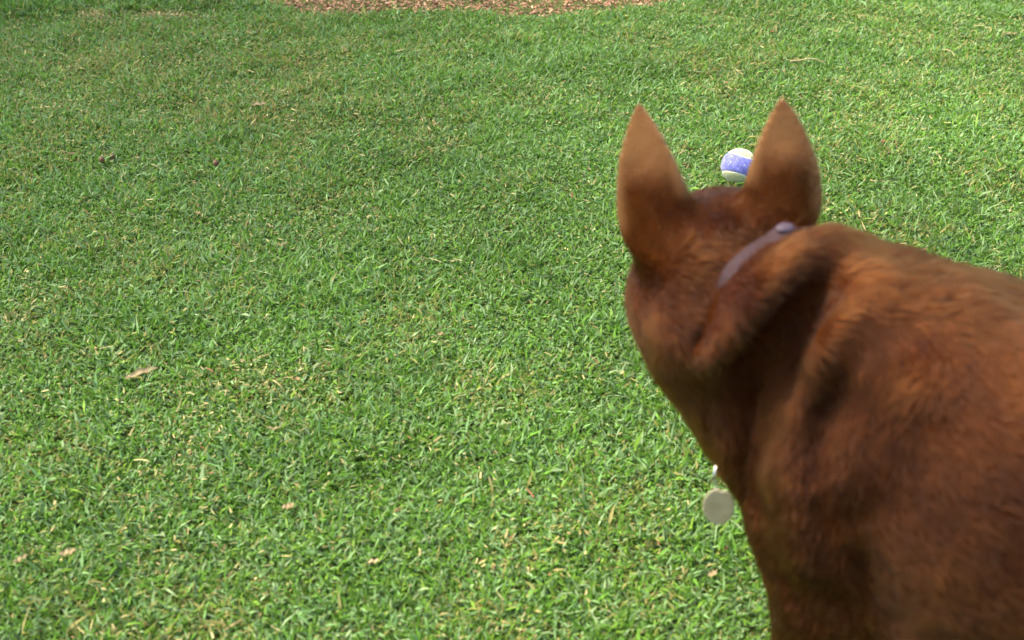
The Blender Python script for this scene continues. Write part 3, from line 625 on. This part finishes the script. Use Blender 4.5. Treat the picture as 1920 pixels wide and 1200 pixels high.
    tq = COL_T - COL_C; ta = math.atan2(tq @ e2, tq @ e1); tr = np.hypot(tq @ e1, tq @ e2)
    da = np.abs((th - ta + math.pi) % (2 * math.pi) - math.pi); 
    ba = math.atan2((COL_B - COL_C) @ e2, (COL_B - COL_C) @ e1); sg = np.sign(ba); along = th * sg % (2 * math.pi); along = np.where(along > 5.0, along - 2 * math.pi, along)
    show = sstep(.0, .11, along) * (1 - sstep(abs(ba) - .25, abs(ba) + .08, along)); rr = rr - .009 + .0105 * show - .014 * (1 - sstep(-.25, .0, along)) * sstep(-1.6, -1.1, along)
    ringp = COL_C + (e1 * np.cos(th)[:, None] + e2 * np.sin(th)[:, None]) * rr[:, None]; outd = unit(e1)[None] * np.cos(th)[:, None] + e2[None] * np.sin(th)[:, None]
    low = ringp[np.argmin(da)]
    col_root = empty('dog_collar', low, label='grey lavender collar with a metal tag, worn round the brown dog\'s neck', category='collar')
    strap = material('strap_leather', (.040, .025, .028), .85, .1, noise=(60, (.026, .013, .011), .2), bump=(500, .0004))
    steel = material('worn_steel', (.72, .70, .64), .3, .5, metal=1.)
    prof = [(-.007, -.0013), (.007, -.0013), (.0075, 0), (.007, .0016), (-.007, .0016), (-.0075, 0)]
    Vs = np.stack([ringp + COL_N * a + outd * b for a, b in prof], 1); i = np.arange(na * 6).reshape(na, 6)
    q = np.stack([i, np.roll(i, -1, 1), np.roll(np.roll(i, -1, 0), -1, 1), np.roll(i, -1, 0)], -1).reshape(-1, 4)
    mesh_obj('strap', Vs.reshape(-1, 3), q, strap, col_root, smooth=False)
    # keeper: a domed oval stud on a plate at the nape
    ja = np.argmin(np.abs(along - .12)); kc = ringp[ja]; ko = outd[ja]; kt = unit(np.cross(COL_N, ko))
    T, F_ = np.meshgrid(np.linspace(0, math.pi / 2, 7), np.arange(20) * 2 * math.pi / 20, indexing='ij')
    a = kc + ko * .0016 + (np.sin(T) * np.cos(F_))[..., None] * kt * .0085 + (np.sin(T) * np.sin(F_))[..., None] * COL_N * .0064 + np.cos(T)[..., None] * ko * .0028; i = np.arange(140).reshape(7, 20)
    qd = np.stack([i[:-1], i[1:], np.roll(i[1:], -1, 1), np.roll(i[:-1], -1, 1)], -1).reshape(-1, 4)
    mesh_obj('stud', a.reshape(-1, 3), qd, material('stud_enamel', (.055, .042, .062), .6, .25, noise=(120, (.036, .022, .028), .2)), col_root)
    # ring and tag hang straight down
    hang = P(1341, 884, .945); tw = unit(np.array([1, -.25, 0])); tn = np.cross(tw, [0, 0, 1.])
    an = np.arange(25) * 2 * math.pi / 24; tube('ring', hang + np.outer(np.cos(an), [0, 0, .0085]) + np.outer(np.sin(an), unit([.3, 1, 0]) * .0085), .0011, steel, col_root)
    tube('loop', low + (hang + [0, 0, .006] - low) * np.linspace(-.1, 1, 6)[:, None], .0010, material('dull_steel', (.16, .15, .13), .6, .3, metal=.6), col_root)
    tcen = P(1347, 950, .945); no, zt = 40, .0009; an = np.arange(no) * 2 * math.pi / no
    ox, oz = .0134 * np.sin(an), .0215 * np.cos(an); oz = oz - .0025 * np.exp(-(ox / .003) ** 2) * (oz > 0)         # a notch at the top
    rim = lambda sc, off: tcen + np.outer(ox * sc, tw) + np.outer(oz * sc, [0, 0, 1.]) + tn * off
    Vt = np.concatenate([rim(.80, -zt * 1.02), rim(.95, -zt), rim(1., 0), rim(.95, zt), rim(.80, zt * 1.02)]); i = np.arange(5 * no).reshape(5, no)
    qt = np.stack([i[:-1], np.roll(i[:-1], -1, 1), np.roll(i[1:], -1, 1), i[1:]], -1).reshape(-1, 4)
    mesh_obj('tag', Vt, [qt, i[0][None], i[-1][::-1][None]], material('tag_metal', (.34, .29, .18), .5, .4, metal=.15, noise=(90, (.25, .21, .12), .25), bump=(300, .0003)), col_root, smooth=False)
    tube('tag_link', np.array([hang - [0, 0, .008], (hang + tcen) / 2, tcen + [0, 0, .0170]]), .0009, steel, col_root)

# ---------------------------------------------------------------- an unseen tree added past the left edge only to shade the far left lawn
def build_shade_tree(tube):
    foot = np.array([-2.95, 3.15, -.02]); root = empty('added_shade_tree', foot, label='unseen leafy tree added beyond the lawn to the left to shade its far corner', category='tree')
    bark = material('bark', (.16, .11, .075), .9, .2, noise=(14, (.08, .055, .04), .25), bump=(40, .02)); leafm = material('tree_leaf', rough=.5, spec=.4, attr='tint', transl=.35)
    t = np.linspace(0, 1, 12); path = foot + np.stack([.55 * t ** 1.6, -.30 * t ** 1.5, 2.6 * t], 1) + .03 * np.sin(t * 9)[:, None]
    trunk = tube('trunk', path, .13 * (1 - .62 * t) + .06 * np.exp(-t * 14), bark, root, 14); tips = []
    for k in range(11):
        b = path[6 + k % 6]; a = k * 2.4; e = b + np.array([math.cos(a) * .85, math.sin(a) * .85, .45 + .5 * rng.random()]); mid = (b + e) / 2 + [0, 0, .10]
        q = np.linspace(0, 1, 7)[:, None]; pth = b * (1 - q) ** 2 + 2 * mid * q * (1 - q) + e * q * q; tube('limb', pth, np.linspace(.04, .010, 7), bark, trunk, 8); tips += [pth[4], pth[5], pth[6]]
    cl = np.array(tips); cl = np.concatenate([cl, cl + rng.normal(0, .28, cl.shape), cl + rng.normal(0, .3, cl.shape)]); n = 2700
    c = cl[rng.integers(0, len(cl), n)] + rng.normal(0, .15, (n, 3)); hue = rng.random(n)
    ob = blade_mesh('crown', c - foot * 0, rng.uniform(.05, .10, n), rng.uniform(.025, .045, n), rng.uniform(0, 6.3, n), rng.uniform(.6, 2.2, n), rng.uniform(0, .8, n), rng.normal(0, .7, n),
                    mixc(np.array([.045, .10, .02]), np.array([.09, .16, .035]), hue), leafm, rows=(0., .35, .72, 1.), wid=(.15, .9, .8, 0.), parent=root)

build_ground()
build_lawn()
build_mulch()
tube_fn = build_litter()
build_shade_tree(tube_fn)
build_ball()
build_dog(tube_fn)
